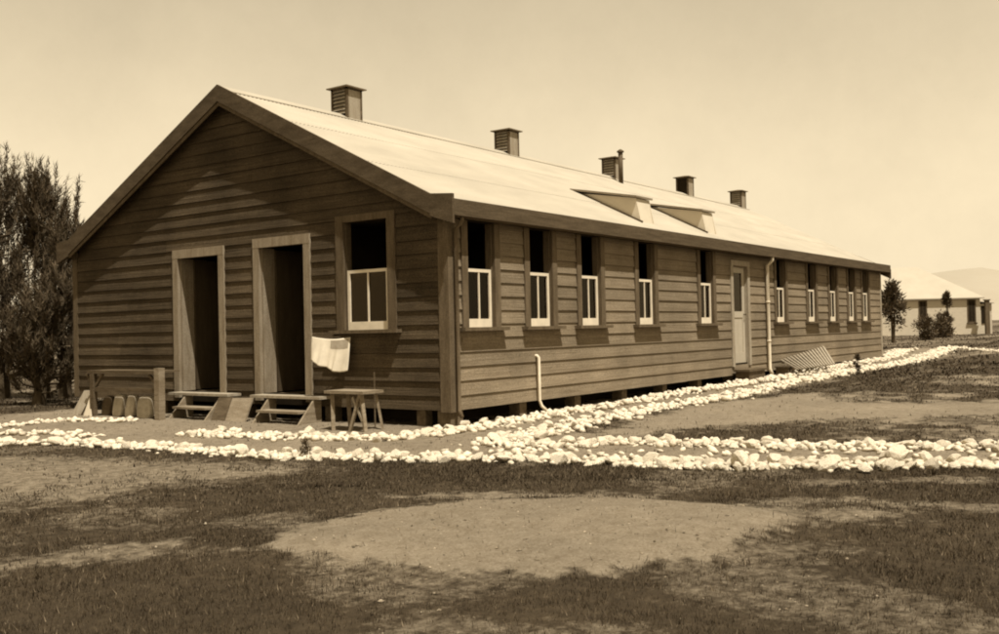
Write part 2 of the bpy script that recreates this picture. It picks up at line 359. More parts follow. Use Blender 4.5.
# corner boards
c = MB(); c.box(-.036, -.001, -.036, .12, ZB-.02, 2.62); c.box(.0, .10, -.036, -.001, ZB-.02, 2.52); c.build('corner_board', M['trim'], hut)
MB().box(-.034, -.001, W-.1, W+.03, ZB, 2.6).build('corner_board', M['trim'], hut)
MB().box(L-.1, L+.03, -.034, -.001, ZB, 2.52).build('corner_board', M['frame'], hut)
# roof: corrugated sheets, three laps per slope
XA, XB = -.155, L+.28
def slope_roof(sg):
    m = MB(); p = .076; n = int((XB-XA)/p*6); xs = np.linspace(XA, XB, n+1)
    rows = [(-.20, 1.35, 0), (1.28, 2.75, .006), (2.68, 4.0, .012)]
    for y0, y1, up in rows:
        vs = []; k = 7
        for j in range(k):
            y = y0+(y1-y0)*j/(k-1); z = ZR-.0-SL*(W/2-y)-.03+up
            yy = y if sg > 0 else W-y
            wob = .004*vnoise(xs*1.0, np.full(xs.shape, y), 1.3)
            for x, wv in zip(xs, wob): vs.append((x, yy, z+.009*math.sin(2*math.pi*x/p)+wv))
        m.poly(vs, [(j*(n+1)+i, j*(n+1)+i+1, (j+1)*(n+1)+i+1, (j+1)*(n+1)+i) for j in range(k-1) for i in range(n)])
    return m
rf = slope_roof(1).build('roof', M['iron'], hut, True); slope_roof(-1).build('roof', M['iron'], hut, True)
rd = MB()
for sg in (1, -1):
    Y = lambda y: y if sg > 0 else W-y
    a = [(XA+.01, Y(-.19), ZR-SL*4.19-.06), (XB-.01, Y(-.19), ZR-SL*4.19-.06), (XB-.01, Y(3.99), ZR-.06), (XA+.01, Y(3.99), ZR-.06)]
    rd.hexa([(x, y, z-.05) for x, y, z in a], a)
rd.build('roof_boarding', M['darkplank'], hut)
rc = MB()
for sg in (1, -1):
    Y = lambda y: y if sg > 0 else W-y
    a = [(XA-.005, Y(3.80), ZR-.1+.008), (XB+.005, Y(3.80), ZR-.1+.008), (XB+.005, Y(4.0), ZR+.012), (XA-.005, Y(4.0), ZR+.012)]
    rc.hexa([(x, y, z-.012) for x, y, z in a], a)
rc.build('ridge_capping', M['iron'], rf)
# gutter / fascia
MB().box(XA+.012, XB, -.235, -.205, 2.53, 2.725).build('fascia', M['fascia'], hut)
MB().box(XA+.012, XB, W+.205, W+.235, 2.53, 2.725).build('fascia', M['fascia'], hut)
MB().box(0, XB, -.204, -.04, 2.53, 2.55).build('soffit', M['darkplank'], hut)
# barge boards, two layers and the boxed eave return
def barge(x0, x1):
    for sg in (1, -1):
        Y = lambda y: y if sg > 0 else W-y
        m = MB(); top = lambda y: ZR+.02-SL*(W/2-y)
        P = lambda x, y, z: (x, Y(y), z)
        m.hexa([P(x0, .10, top(.10)-.24), P(x1, .10, top(.10)-.24), P(x1, .10, top(.10)), P(x0, .10, top(.10))],
               [P(x0, 4, top(4)-.24), P(x1, 4, top(4)-.24), P(x1, 4, top(4)), P(x0, 4, top(4))])
        bb = m.build('barge_board', M['barge'], hut)
        q = MB(); zt = top(.1)
        q.poly([P(x0-.002, .099, zt-.27), P(x0-.002, .099, zt), P(x0-.002, -.245, zt-.03), P(x0-.002, -.245, zt-.38),
                P(x1, .099, zt-.27), P(x1, .099, zt), P(x1, -.245, zt-.03), P(x1, -.245, zt-.38)],
               [(0,1,2,3),(7,6,5,4),(0,4,5,1),(1,5,6,2),(2,6,7,3),(3,7,4,0)])
        q.build('eave_return', M['barge'], bb)
        k = MB(); k.hexa([P(x0+.02, .1, top(.1)-.30), P(x1, .1, top(.1)-.30), P(x1, .1, top(.1)-.242), P(x0+.02, .1, top(.1)-.242)],
               [P(x0+.02, 4, top(4)-.30), P(x1, 4, top(4)-.30), P(x1, 4, top(4)-.242), P(x0+.02, 4, top(4)-.242)])
        k.build('moulding', M['trim'], bb)
barge(-.19, -.153); 
for sg in (1, -1):
    Y = lambda y: y if sg > 0 else W-y
    top = lambda y: ZR-.075-SL*(W/2-y)
    MB().hexa([(XB, Y(-.24), top(-.24)-.2), (XB+.03, Y(-.24), top(-.24)-.2), (XB+.03, Y(-.24), top(-.24)+.07), (XB, Y(-.24), top(-.24)+.07)],
              [(XB, Y(4), top(4)-.24), (XB+.03, Y(4), top(4)-.24), (XB+.03, Y(4), top(4)), (XB, Y(4), top(4))]).build('barge_board', M['barge'], hut)
# soffit under the gable overhang
for sg in (1, -1):
    Y = lambda y: y if sg > 0 else W-y
    MB().hexa([(-.152, Y(-.1), rake(-.1)+.03), (-.001, Y(-.1), rake(-.1)+.03), (-.001, Y(-.1), rake(-.1)+.045), (-.152, Y(-.1), rake(-.1)+.045)],
              [(-.152, Y(4), rake(4)+.03), (-.001, Y(4), rake(4)+.03), (-.001, Y(4), rake(4)+.045), (-.152, Y(4), rake(4)+.045)]).build('gable_soffit', M['darkplank'], hut)

# windows. T maps (u along wall, n out of wall, z)
def window(T, c, half, zs, zt, ztop, fw_, sw, gable=False, split=0):
    def bx(m, u0, u1, n0, n1, z0, z1):
        p = T(u0, n0, z0); q = T(u1, n1, z1)
        m.box(min(p[0], q[0]), max(p[0], q[0]), min(p[1], q[1]), max(p[1], q[1]), z0, z1)
    m = MB(); bx(m, c-half-fw_, c-half, .001, .045, zs, ztop); bx(m, c+half, c+half+fw_, .001, .045, zs, ztop)
    if gable: bx(m, c-half-fw_, c+half+fw_, .001, .043, ztop+.001, ztop+.09)
    bx(m, c-half, c-half+.02, -.09, .0, zs, ztop); bx(m, c+half-.02, c+half, -.09, .0, zs, ztop)
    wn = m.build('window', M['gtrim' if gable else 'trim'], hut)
    m = MB(); bx(m, c-sw, c+sw, -.09, .13, zs-.045, zs-.001); m.build('sill', M['trim'], wn)
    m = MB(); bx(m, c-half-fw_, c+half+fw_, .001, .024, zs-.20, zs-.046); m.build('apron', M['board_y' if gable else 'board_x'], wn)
    m = MB(); a, b_ = c-half+.022, c+half-.022; n0, n1 = -.045, -.005
    bx(m, a, a+.042, n0, n1, zs, zt); bx(m, b_-.042, b_, n0, n1, zs, zt)
    bx(m, a+.042, b_-.042, n0, n1, zs, zs+.105); bx(m, a+.042, b_-.042, n0, n1, zt-.04, zt)
    cc = (a+b_)/2+split; bx(m, cc-.011, cc+.011, n0+.006, n1-.004, zs+.105, zt-.04)
    m.build('sash', M['white'], wn)
    m = MB(); bx(m, a+.042, cc-.011, -.028, -.024, zs+.105, zt-.04); bx(m, cc+.011, b_-.042, -.028, -.024, zs+.105, zt-.04)
    m.build('pane', M['glass'], wn)
    # the top sash, pushed down behind the lower one: only its horn rail shows
    m = MB(); bx(m, a, b_, -.085, -.05, zt-.09, zt-.045); m.build('upper_sash_rail', M['darkplank'], wn)
    return wn
for i, cx in enumerate(SIDE_WIN):
    window(lambda u, n, z: (u, -n, z), cx, .28, 1.20, 1.93, 2.52, .12, .47, split=random.uniform(-.01, .01))
window(lambda u, n, z: (-n, u, z), 1.32, .38, 1.20, 1.975, 2.60, .14, .59, True)

# gable doorways with leaves swung inward
for (y0, y1, z0, z1), lab in zip(gable_open[:2], ('left', 'right')):
    m = MB(); F = .12
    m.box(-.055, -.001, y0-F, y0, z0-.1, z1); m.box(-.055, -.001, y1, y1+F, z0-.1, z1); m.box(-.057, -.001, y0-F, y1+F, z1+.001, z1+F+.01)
    m.box(0, .10, y0, y0+.022, z0, z1); m.box(0, .22, y1-.022, y1, z0, z1)  # left jamb made deep and pale to carry the sunlit wedge
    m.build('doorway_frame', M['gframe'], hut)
    lf = MB()
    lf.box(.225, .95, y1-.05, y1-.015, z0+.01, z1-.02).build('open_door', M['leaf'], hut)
# side door
m = MB(); m.box(8.55, 8.66, -.05, -.001, .36, 2.30); m.box(9.38, 9.49, -.05, -.001, .36, 2.30); m.box(8.55, 9.49, -.053, -.001, 2.301, 2.40)
m.box(8.66, 8.685, 0, .09, .42, 2.3); m.box(9.355, 9.38, 0, .09, .42, 2.3)
m.build('side_door_frame', M['frame'], hut)
d = MB(); d.box(8.686, 8.80, .02, .055, .42, 2.29); d.box(9.24, 9.354, .02, .055, .42, 2.29); d.box(8.80, 9.24, .02, .055, .42, .62); d.box(8.80, 9.24, .02, .055, 2.17, 2.29); d.box(8.80, 9.24, .02, .055, 1.30, 1.42)
d.box(8.801, 9.239, .032, .045, .62, 1.30); sdr = d.build('side_door', M['door'], hut)
MB().box(8.801, 9.239, .036, .041, 1.42, 2.17).build('door_pane', M['glass'], sdr)
MB().tube([(9.29, .02, 1.36), (9.29, -.03, 1.36), (9.29, -.035, 1.36)], [.012, .012, .025]).build('door_knob', M['flash'], sdr)
# pipes
pp = MB(); pp.tube([(1.83, .0, .80), (1.83, -.045, .80), (1.83, -.07, .775), (1.83, -.07, .20), (1.85, -.09, .12), (1.89, -.14, .06)], .022, 10)
pp.build('waste_pipe', M['white'], hut, True)
pp = MB(); pp.tube([(10.37, -.19, 2.54), (10.37, -.19, 2.46), (10.37, -.08, 2.36), (10.37, -.08, .25), (10.37, -.13, .13)], .036, 10)
pp.tube([(10.37, -.08, 1.6), (10.37, -.08, 1.63)], .045, 10); pp.tube([(10.37, -.08, .8), (10.37, -.08, .83)], .045, 10)
pp.build('downpipe', M['white'], hut, True)
pp = MB(); pp.tube([(.06, -.19, 2.54), (.06, -.19, 2.48), (.075, -.075, 2.38), (.075, -.075, .2), (.07, -.12, .12)], .026, 10)
pp.build('downpipe', M['trim'], hut, True)
# ridge vents
for i, vx in enumerate((2.43, 6.98, 11.3, 15.3, 19.0)):
    hw = .18; zb_ = ZR-.12; zt_ = ZR+.42; m = MB()
    for sx in (-1, 1):
        for sy in (-1, 1):
            x = vx+sx*(hw-.02); y = W/2+sy*(hw-.02); m.box(x-.02, x+.02, y-.02, y+.02, zb_, zt_)
    m.box(vx-hw, vx+hw, W/2-hw, W/2+hw, zt_-.03, zt_-.001); m.box(vx-.15, vx+.15, W/2-.15, W/2+.15, zb_, zb_+.05)
    vt = m.build('ridge_vent', M['vent'], hut)
    k = MB(); k.box(vx-.14, vx+.14, W/2-.14, W/2+.14, zb_+.051, zt_-.031); k.build('vent_core', M['dark'], vt)
    k = MB(); z = ZR+.0
    while z < zt_-.05:
        for s in (-1, 1):
            if i != 3:
                k.hexa([(vx+s*.178, W/2-.14, z), (vx+s*.178, W/2+.14, z), (vx+s*.168, W/2+.14, z), (vx+s*.168, W/2-.14, z)],
                   [(vx+s*.148, W/2-.14, z+.05), (vx+s*.148, W/2+.14, z+.05), (vx+s*.142, W/2+.14, z+.05), (vx+s*.142, W/2-.14, z+.05)])
        z += .06
    for s in (-1, 1): k.box(vx-.14, vx+.14, W/2+s*.165-.008, W/2+s*.165+.008, ZR-.08, zt_-.032)
    k.build('vent_boarding', M['frame'], vt)
    k = MB(); o = .235; zz = zt_
    k.poly([(vx-o, W/2-o, zz), (vx+o, W/2-o, zz), (vx+o, W/2+o, zz), (vx-o, W/2+o, zz), (vx-o, W/2-o, zz+.018), (vx+o, W/2-o, zz+.018), (vx+o, W/2+o, zz+.018), (vx-o, W/2+o, zz+.018), (vx, W/2, zz+.07)],
           [(3,2,1,0),(0,1,5,4),(1,2,6,5),(2,3,7,6),(3,0,4,7),(4,5,8),(5,6,8),(6,7,8),(7,4,8)])
    k.build('vent_cap', M['ventcap'], vt)
sp = MB(); sp.tube([(10.92, 3.56, 4.42), (10.92, 3.56, 5.24)], .055, 12); sp.build('stove_pipe', M['flash'], hut, True)
sp2 = MB(); sp2.tube([(10.92, 3.56, 5.22), (10.92, 3.56, 5.245), (10.92, 3.56, 5.29)], [.085, .085, .02], 12); sp2.build('stove_pipe_cowl', M['flash'], hut)
# shed dormers
for dx in (6.0, 8.72):
    xl = .5; rz = lambda y: ZR-SL*(W/2-y)-.03
    m = MB(); A = (1.66, rz(1.66)); B = (.50, rz(.50)-.02); T2 = (.60, 3.40)
    for x in (dx, dx+xl-.02):
        m.poly([(x, A[0], A[1]-.03), (x, B[0], B[1]), (x, T2[0], T2[1]), (x, A[0], A[1]+.04), (x+.02, A[0], A[1]-.03), (x+.02, B[0], B[1]), (x+.02, T2[0], T2[1]), (x+.02, A[0], A[1]+.04)],
               [(0,3,2,1),(4,5,6,7),(0,1,5,4),(1,2,6,5),(2,3,7,6),(3,0,4,7)])
    m.hexa([(dx+.021, B[0]+.02, B[1]), (dx+xl-.021, B[0]+.02, B[1]), (dx+xl-.021, B[0]+.04, B[1]), (dx+.021, B[0]+.04, B[1])],
           [(dx+.021, T2[0], T2[1]), (dx+xl-.021, T2[0], T2[1]), (dx+xl-.021, T2[0]+.02, T2[1]), (dx+.021, T2[0]+.02, T2[1])])
    dm = m.build('roof_dormer', M['cheek'], hut)
    k = MB(); k.hexa([(dx-.06, .56, 3.402), (dx+xl+.06, .56, 3.402), (dx+xl+.06, 1.90, 3.655), (dx-.06, 1.90, 3.655)],
                     [(dx-.06, .56, 3.437), (dx+xl+.06, .56, 3.437), (dx+xl+.06, 1.90, 3.69), (dx-.06, 1.90, 3.69)])
    k.build('dormer_lid', M['plank'], dm)
    k = MB(); k.bar((dx-.01, A[0], A[1]+.02), (dx-.01, B[0]-.02, B[1]+.03), .05, .04); k.build('flashing', M['flash'], dm)

# second hut far behind, cream walls; built in its own axes (s along the front, n behind it) and turned
HN = Vector((-.849, -.529, 0)); HU = Vector((-.529, .849, 0)); HR = Vector((64.6, 5.3, 0))
def h2p(p): return tuple(HR+HU*p[0]-HN*p[1]+Vector((0, 0, p[2])))
def h2b(m, name, mt, par): m.v = [h2p(p) for p in m.v]; m.f = [f[::-1] for f in m.f]; return m.build(name, mt, par)
h2 = thing('far_hut', 'small pale walled hut with light hipped roof beyond the long hut', 'hut', h2p((6, 3, 0)))
LN, DP, ZT = 13, 6, 2.7
m = MB(); m.box(0, LN, 0, DP, 0, ZT-.05); h2b(m, 'wall', M['hut2wall'], h2)
m = MB(); ov = .22; zr = 5.0; zb2 = 2.62
m.poly([(-ov, -ov, zb2), (LN+ov, -ov, zb2), (LN+ov, DP+ov, zb2), (-ov, DP+ov, zb2), (-ov, -ov, zb2+.07), (LN+ov, -ov, zb2+.07), (LN+ov, DP+ov, zb2+.07), (-ov, DP+ov, zb2+.07), (3.1, DP/2, zr), (LN-3.1, DP/2, zr)],
       [(3,2,1,0),(0,1,5,4),(1,2,6,5),(2,3,7,6),(3,0,4,7),(4,5,9,8),(5,6,9),(6,7,8,9),(7,4,8)])
h2b(m, 'roof', M['hut2roof'], h2)
for s_ in (.58, 3.82, 7.2, 10.4):
    m = MB(); m.box(s_-.28, s_+.28, -.04, -.001, .98, 2.55); wn = h2b(m, 'window', M['darkplank'], h2)
    m = MB(); m.box(s_-.2, s_-.012, -.05, -.041, 1.06, 2.47); m.box(s_+.012, s_+.2, -.05, -.041, 1.06, 2.47); h2b(m, 'pane', M['dark'], wn)
    m = MB(); m.box(s_-.34, s_+.34, -.12, -.001, .9, .97); h2b(m, 'sill', M['trim'], wn)
m = MB(); m.box(-1.1, -.001, .8, DP-1, 0, 2.25); h2b(m, 'lean_to', M['hut2wall'], h2)
m = MB(); m.hexa([(-1.2, .6, 2.26), (-.002, .6, 2.42), (-.002, DP-.8, 2.42), (-1.2, DP-.8, 2.26)], [(-1.2, .6, 2.31), (-.002, .6, 2.47), (-.002, DP-.8, 2.47), (-1.2, DP-.8, 2.31)]); h2b(m, 'lean_to_roof', M['hut2roof'], h2)
m = MB(); m.box(-.7, -.4, .75, .799, .9, 2.1); h2b(m, 'window', M['dark'], h2)
for i, (s_, wd) in enumerate(((-.12, .28), (-1.35, .24))):
    m = MB(); m.box(s_-wd/2, s_+wd/2, -.9, -.7, 0, 2.45); m.box(s_-wd/2-.05, s_+wd/2+.05, -.95, -.65, 2.45, 2.52)
    tag(h2b(m, 'timber_post', M['trim'], None), ['tall dark timber post close against the end of the pale far hut', 'tall dark timber post at the extreme right beyond the far hut'][i], 'post', 'posts beside the far hut')

# ---------------------------------------------------------------- things by the gable
def g(x, y): return gzf(x, y)
# steps
def steps(label, ys, xs, ts, tx, wide=False):
    s = thing('wooden_steps', label, 'steps', (-.3, (ys[0]+ys[1])/2, 0), 'wooden steps below the gable doorways')
    m = MB(); m.box(xs[0], xs[1], ys[0], ys[1], .31, .345); m.build('landing', M['frame'], s)
    m = MB(); m.box(tx[0], tx[1], ts[0]+.03, ts[1]-.03, .135, .165); m.build('tread', M['plank'], s)
    for y in ts:
        th = .03
        m = MB(); a = [(tx[0]-.06, y-th/2, -.03), (xs[1]-.1, y-th/2, -.03), (xs[1]-.1, y-th/2, .308), (xs[0]+.02, y-th/2, .308)]
        m.hexa(a, [(p[0], p[1]+th, p[2]) for p in a]); m.build('stringer', M['plank'], s)
steps('low wooden steps under the left doorway, boards leaning at their right side', (3.75, 5.10), (-.30, -.06), (3.92, 4.72), (-.53, -.30))
steps('low wooden steps under the right doorway, nearest the white cloth', (1.92, 3.28), (-.30, -.06), (2.05, 2.92), (-.53, -.30))
for i, (y0, y1, mm_, lb) in enumerate(((3.56, 3.84, 'darkplank', 'dark board leaning beside the left steps'), (3.14, 3.54, 'plank', 'lighter short board leaning between the two sets of steps'))):
    m = MB(); m.hexa([(-.52, y0, -.01), (-.49, y0, -.01), (-.49, y1, .0), (-.52, y1, .0)], [(-.36, y0+.02, .31), (-.33, y0+.02, .31), (-.33, y1+.03, .30), (-.36, y1+.03, .30)])
    tag(m.build('leaning_board', M[mm_]), lb, 'board', 'boards leaning by the steps')
# bench/rail at the left
rl = thing('wash_bench', 'dark timber wash bench with two rails and a stout pale right post', 'bench', (-.8, 5.4, 0))
m = MB(); m.box(-.86, -.76, 4.53, 4.64, -.05, .73); m.build('post', M['plank'], rl)
m = MB(); m.box(-.84, -.77, 6.18, 6.27, -.05, .68); m.build('post', M['darkplank'], rl)
m = MB(); m.box(-.83, -.77, 4.641, 6.35, .64, .69); m.build('rail', M['darkplank'], rl)
m = MB(); m.box(-.82, -.78, 4.641, 6.18, .37, .44); m.build('rail', M['darkplank'], rl)
m = MB(); m.box(-.76, -.46, 4.60, 6.3, .66, .69); m.build('top_board', M['darkplank'], rl)
for a_, b_ in (((-.80, 4.66, .50), (-.80, 4.84, .635)), ((-.80, 6.16, .46), (-.80, 5.98, .635)), ((-.80, 6.29, .5), (-.80, 6.4, .64))):
    MB().bar(a_, b_, .03, .04).build('brace', M['darkplank'], rl)
# upright rounded stones / slabs below
def slab(name, y0, y1, x, h, lean, th, mkey, label, grp, dy=0):
    m = MB(); n = 10; ring = []
    for k in range(24):
        a = 2*math.pi*k/24; ca, sa = math.cos(a), math.sin(a)
        r_ = (abs(ca)**4+abs(sa)**4)**-.25
        ring.append(((y0+y1)/2+(y1-y0)/2*ca*r_, h/2+h/2*sa*r_))
    vs = []; lay = [(-th/2, .84), (-th*.42, .95), (-th*.2, 1), (th*.2, 1), (th*.42, .95), (th/2, .84)]
    yc = (y0+y1)/2
    for dxx, s in lay:
        for y, z in ring: vs.append((x+dxx+lean*z, yc+(y-yc)*s+dy*z, h/2+(z-h/2)*s+g(x, yc)-.015))
    fs = [(j*24+k, j*24+(k+1) % 24, (j+1)*24+(k+1) % 24, (j+1)*24+k) for j in range(5) for k in range(24)]
    fs += [tuple(range(24))[::-1], tuple(5*24+k for k in range(24))]
    m.poly(vs, fs); return tag(m.build(name, M[mkey], None, False), label, 'stone slab', grp)
G = 'upright slabs in a line under the wash bench'
slab('stone_slab', 5.94, 6.16, -.70, .31, .15, .09, 'darkplank', 'dull upright slab under the wash bench, leftmost and darkest of four', G, -.03)
slab('stone_slab', 5.64, 5.88, -.70, .34, .15, .09, 'greystone', 'grey upright slab under the bench, just right of the darkest one', G, -.05)
slab('stone_slab', 5.36, 5.57, -.70, .35, .12, .09, 'greystone', 'narrow grey slab tilted to the right under the wash bench, touching the broad one', G, -.12)
slab('stone_slab', 4.93, 5.27, -.70, .34, .15, .10, 'greystone', 'broadest upright slab under the bench, nearest the stout pale post', G)
m = MB(); m.hexa([(-.80, 6.85, .0), (-.76, 6.85, .0), (-.76, 6.60, .0), (-.80, 6.60, .0)], [(-.68, 6.68, .37), (-.64, 6.68, .37), (-.64, 6.42, .37), (-.68, 6.42, .37)])
tag(m.build('pale_board', M['frame']), 'short pale board leaning left of the wash bench', 'board', 'pale boards left of the bench')
m = MB(); m.hexa([(-.86, 6.42, .0), (-.83, 6.42, .0), (-.83, 6.22, -.0), (-.86, 6.22, -.0)], [(-.80, 6.31, .33), (-.77, 6.31, .33), (-.77, 6.28, .33), (-.80, 6.28, .33)])
tag(m.build('pale_board', M['white']), 'pointed pale board standing against the left post of the wash bench', 'board', 'pale boards left of the bench')
# low table
tb = thing('low_table', 'low rough wooden table with splayed legs under the gable window', 'table', (-.68, 1.0, 0))
m = MB(); m.box(-.86, -.50, .62, 1.26, .44, .475); m.build('tabletop', M['plank'], tb)
for a_, b_ in (((-.80, 1.18, .44), (-.84, 1.13, -.02)), ((-.80, .72, .44), (-.84, .86, -.02)), ((-.80, .70, .44), (-.82, .62, -.02)), ((-.55, 1.16, .44), (-.5, 1.18, -.02)), ((-.55, .70, .44), (-.5, .64, -.02))):
    MB().bar(a_, b_, .045, .03).build('leg', M['plank'], tb)
MB().bar((-.825, .66, .12), (-.80, .84, .40), .02, .03).build('brace', M['frame'], tb)
tag(MB().tube([(-.40, .86, -.02), (-.39, .87, .3), (-.40, .86, .68)], .011, 6).build('thin_stake', M['darkplank']), 'thin dark stake standing just right of the low table', 'stake')
# cloth and its line
tag(MB().tube([(-.055, 2.36, 1.17), (-.24, 2.14, 1.13), (-.17, 1.87, 1.105), (-.09, 1.59, 1.125), (-.05, 1.5, 1.185)], .004, 5).build('clothes_line', M['trim']), 'short slack line strung from the right doorway to the gable window', 'line')
def cloth():
    n, k = 26, 22; vs = []
    for j in range(k+1):
        tv = j/k
        for i in range(n+1):
            u = i/n; y = 2.10-.55*u
            top = 1.125-.028*math.sin(math.pi*u)-.015*u
            ln = .30+.12*min(1, max(0, u-.12)*2.2)+.02*math.sin(u*9)
            if u < .1: ln = .30
            z = top-ln*tv
            x = -.24+.15*u-.07*tv+.022*tv*math.sin(u*14+tv*1.5)+.012*math.sin(u*31+2*tv)*tv-.02*tv
            yy = y-.02*tv*math.sin(u*5)-(.03*tv if u > .9 else 0)+.06*tv*(1-u)*0
            vs.append((x, yy-.03*tv*(1-u), z))
    m = MB(); m.poly(vs, [(j*(n+1)+i, j*(n+1)+i+1, (j+1)*(n+1)+i+1, (j+1)*(n+1)+i) for j in range(k) for i in range(n)]); return m, vs, n
cm, cv, cn = cloth(); co = cm.build('hanging_cloth', M['cloth'], None, True)
tag(co, 'white cloth with a grey patch hanging beside the right doorway', 'cloth')
sm = co.modifiers.new('thick', 'SOLIDIFY'); sm.thickness = .004
pm = MB(); ids = [(j, i) for j in range(1, 7) for i in range(13, 25)]
pv = [(cv[j*(cn+1)+i][0]-.006, cv[j*(cn+1)+i][1], cv[j*(cn+1)+i][2]) for j in range(1, 8) for i in range(13, 26)]
pm.poly(pv, [(j*13+i, j*13+i+1, (j+1)*13+i+1, (j+1)*13+i) for j in range(6) for i in range(12)])
pm.build('patch', M['patch'], co, True)
# doorstep and rack on the long side
st = thing('door_step', 'dark wooden block step below the closed side door', 'step', (9, -.2, .08))
m = MB(); m.box(8.52, 9.44, -.38, -.06, .27, .31); m.build('tread', M['darkplank'], st)
m = MB(); m.box(8.58, 9.38, -.35, -.08, .0, .269); m.build('riser_box', M['darkplank'], st)
rk = thing('slatted_rack', 'pale slatted duckboard rack tilted against the long wall past the downpipe', 'rack', (12, -.4, .15))
a0, a1, b0, b1 = [Vector(q) for q in ((10.45, -.62, .24), (12.85, -.62, .25), (10.95, -.12, .40), (13.72, -.12, .60))]
for k in range(15):
    t_ = k/14; p = a0.lerp(a1, t_); q = b0.lerp(b1, t_); e = (q-p).normalized()*.03
    MB().bar(p-e, q+e, .055, .022, (0, -.5, 1)).build('slat', M['frame'], rk)
for t_ in (.15, .85):
    MB().bar(a0.lerp(b0, t_)-Vector((0, -.02, .03)), a1.lerp(b1, t_)-Vector((0, -.02, .03)), .06, .03).build('batten', M['plank'], rk)
bx = MB(); bx.box(10.55, 10.95, -.40, -.14, .08, .26); bx.box(10.53, 10.97, -.42, -.12, .261, .285)
tag(bx.build('dark_box', M['darkplank']), 'small dark box on the ground between the downpipe and the slatted rack', 'box')

# ---------------------------------------------------------------- white stones
def rock_mesh(i, dens=2):
    import bmesh
    bm = bmesh.new(); bmesh.ops.create_icosphere(bm, subdivisions=dens, radius=1)
    r_ = random.Random(i*13+5); ph = [[r_.uniform(0, 6) for _ in range(3)] for _ in range(4)]; fr = [[r_.uniform(1, 2.6) for _ in range(3)] for _ in range(4)]
    cutp = [(Vector((r_.gauss(0, 1), r_.gauss(0, 1), r_.gauss(0, 1))).normalized(), r_.uniform(.5, .8)) for _ in range(9)]
    for v in bm.verts:
        p = v.co.copy(); s = 1+sum(.09*math.sin(fr[k][0]*p.x+ph[k][0])*math.sin(fr[k][1]*p.y+ph[k][1]+fr[k][2]*p.z) for k in range(4))
        q = p*s
        for n_, d_ in cutp:
            e = q.dot(n_)-d_
            if e > 0: q -= n_*e*.95
        v.co = q
    me = bpy.data.meshes.new('stone'); bm.to_mesh(me); bm.free(); me.materials.append(M['stone']); return me
ROCKS = [rock_mesh(i) for i in range(16)]
ROWS = {
 'A_low': [(-4.4,4.6),(-3.98,4.13),(-3.5,3.5),(-3.22,3.0),(-3.14,2.34),(-3.02,1.46),(-2.93,.17),(-2.86,-.48),(-2.7,-.97),(-2.5,-1.48),(-2.3,-1.94),(-2.14,-2.27),(-1.95,-2.85),(-1.82,-3.48),(-1.75,-3.9),(-1.6,-4.3),(-1.26,-4.99),(-.67,-6.05),(-.2,-7.2)],
 'A_up': [(-1.32,-1.54),(-1.15,-1.93),(-.85,-2.3),(-.55,-2.7),(-.4,-3.1),(-.3,-3.73),(.0,-4.77),(.45,-5.87),(.8,-6.8)],
 'B': [(-2.0,2.2),(-1.75,1.6),(-1.55,.9),(-1.5,.18),(-.95,-.3),(.1,-.36),(.8,-.36),(1.3,-.34),(2.48,-.36),(4.01,-.3),(5.47,-.34),(6.9,-.36),(8.82,-.5),(10.43,-.42),(12.74,-.4),(17.57,-.37),(21,.1),(26.15,1.02)],
 'C': [(-1.32,-1.54),(-.4,-1.37),(.59,-1.3),(1.2,-1.27),(3.16,-1.22),(5.22,-1.42),(8.46,-1.2),(11.67,-1.19),(14.1,-1.39),(18.13,-1.26),(28.35,0)],
 'D': [(-3.9,5.3),(-3.03,5.67),(-2.2,5.9),(-1.6,5.9),(-1.3,5.3),(-1.13,4.75)],
 'D2': [(-4.1,4.9),(-3.0,4.7),(-2.6,4.2),(-2.5,3.4)],
 'E': [(28.35,0),(23.37,-2.28),(21.39,-3.37),(18.5,-5)],
 'Heap': [(-1.9,2.45),(-1.75,2.0)],
}
ROWLAB = {
 'A_low': 'whitewashed stone in the long row nearest the camera, edging the grass',
 'A_up': 'whitewashed stone in the back row of the path leading off to the right',
 'B': 'whitewashed stone in the row at the foot of the long hut',
 'C': 'whitewashed stone in the outer row of the walk along the long side wall',
 'D': 'whitewashed stone in the short row before the wash bench',
 'D2': 'whitewashed stone in the broken row at the left, in front of the dark trees',
 'E': 'whitewashed stone in the distant row at the right before the far hut',
 'Heap': 'whitewashed stone in the heap in front of the right-hand steps'}
cand = []
for key, pl in ROWS.items():
    den = {'A_low': 150, 'A_up': 130, 'B': 120, 'C': 110, 'D': 95, 'D2': 85, 'E': 50, 'Heap': 90}[key]; wd = {'A_low': .10, 'A_up': .10, 'B': .13, 'C': .14, 'Heap': .14}.get(key, .07)
    for (x0, y0), (x1, y1) in zip(pl[:-1], pl[1:]):
        ln = math.hypot(x1-x0, y1-y0); n = max(1, int(ln*den))
        for i in range(n):
            tt = (i+random.random())/n; nx_, ny_ = -(y1-y0)/ln, (x1-x0)/ln; o = random.gauss(0, wd)
            x, y = x0+(x1-x0)*tt+nx_*o, y0+(y1-y0)*tt+ny_*o
            if key in ('B',) and y > -.16 and 0 < x < L: y = -.16-random.random()*.1
            s = random.choice([.026, .032, .038, .044, .05, .058, .068])*random.uniform(.8, 1.2)
            if key == 'A_low' and y < -2.5: s *= 1.12
            if key in ('D', 'D2'): s *= .95
            cand.append((key, x, y, s))
for _ in range(110):   # strays between the two right-hand rows
    tt = random.random(); y = -1.4-5.2*tt; xa = np.interp(-y, [1.4, 2.3, 3.5, 5, 6.8], [-2.2, -1.5, -1.0, -.6, .2])
    cand.append(('A_up', xa+random.uniform(-.5, .5), y, random.uniform(.025, .05)))
cand2 = []
grid = {}
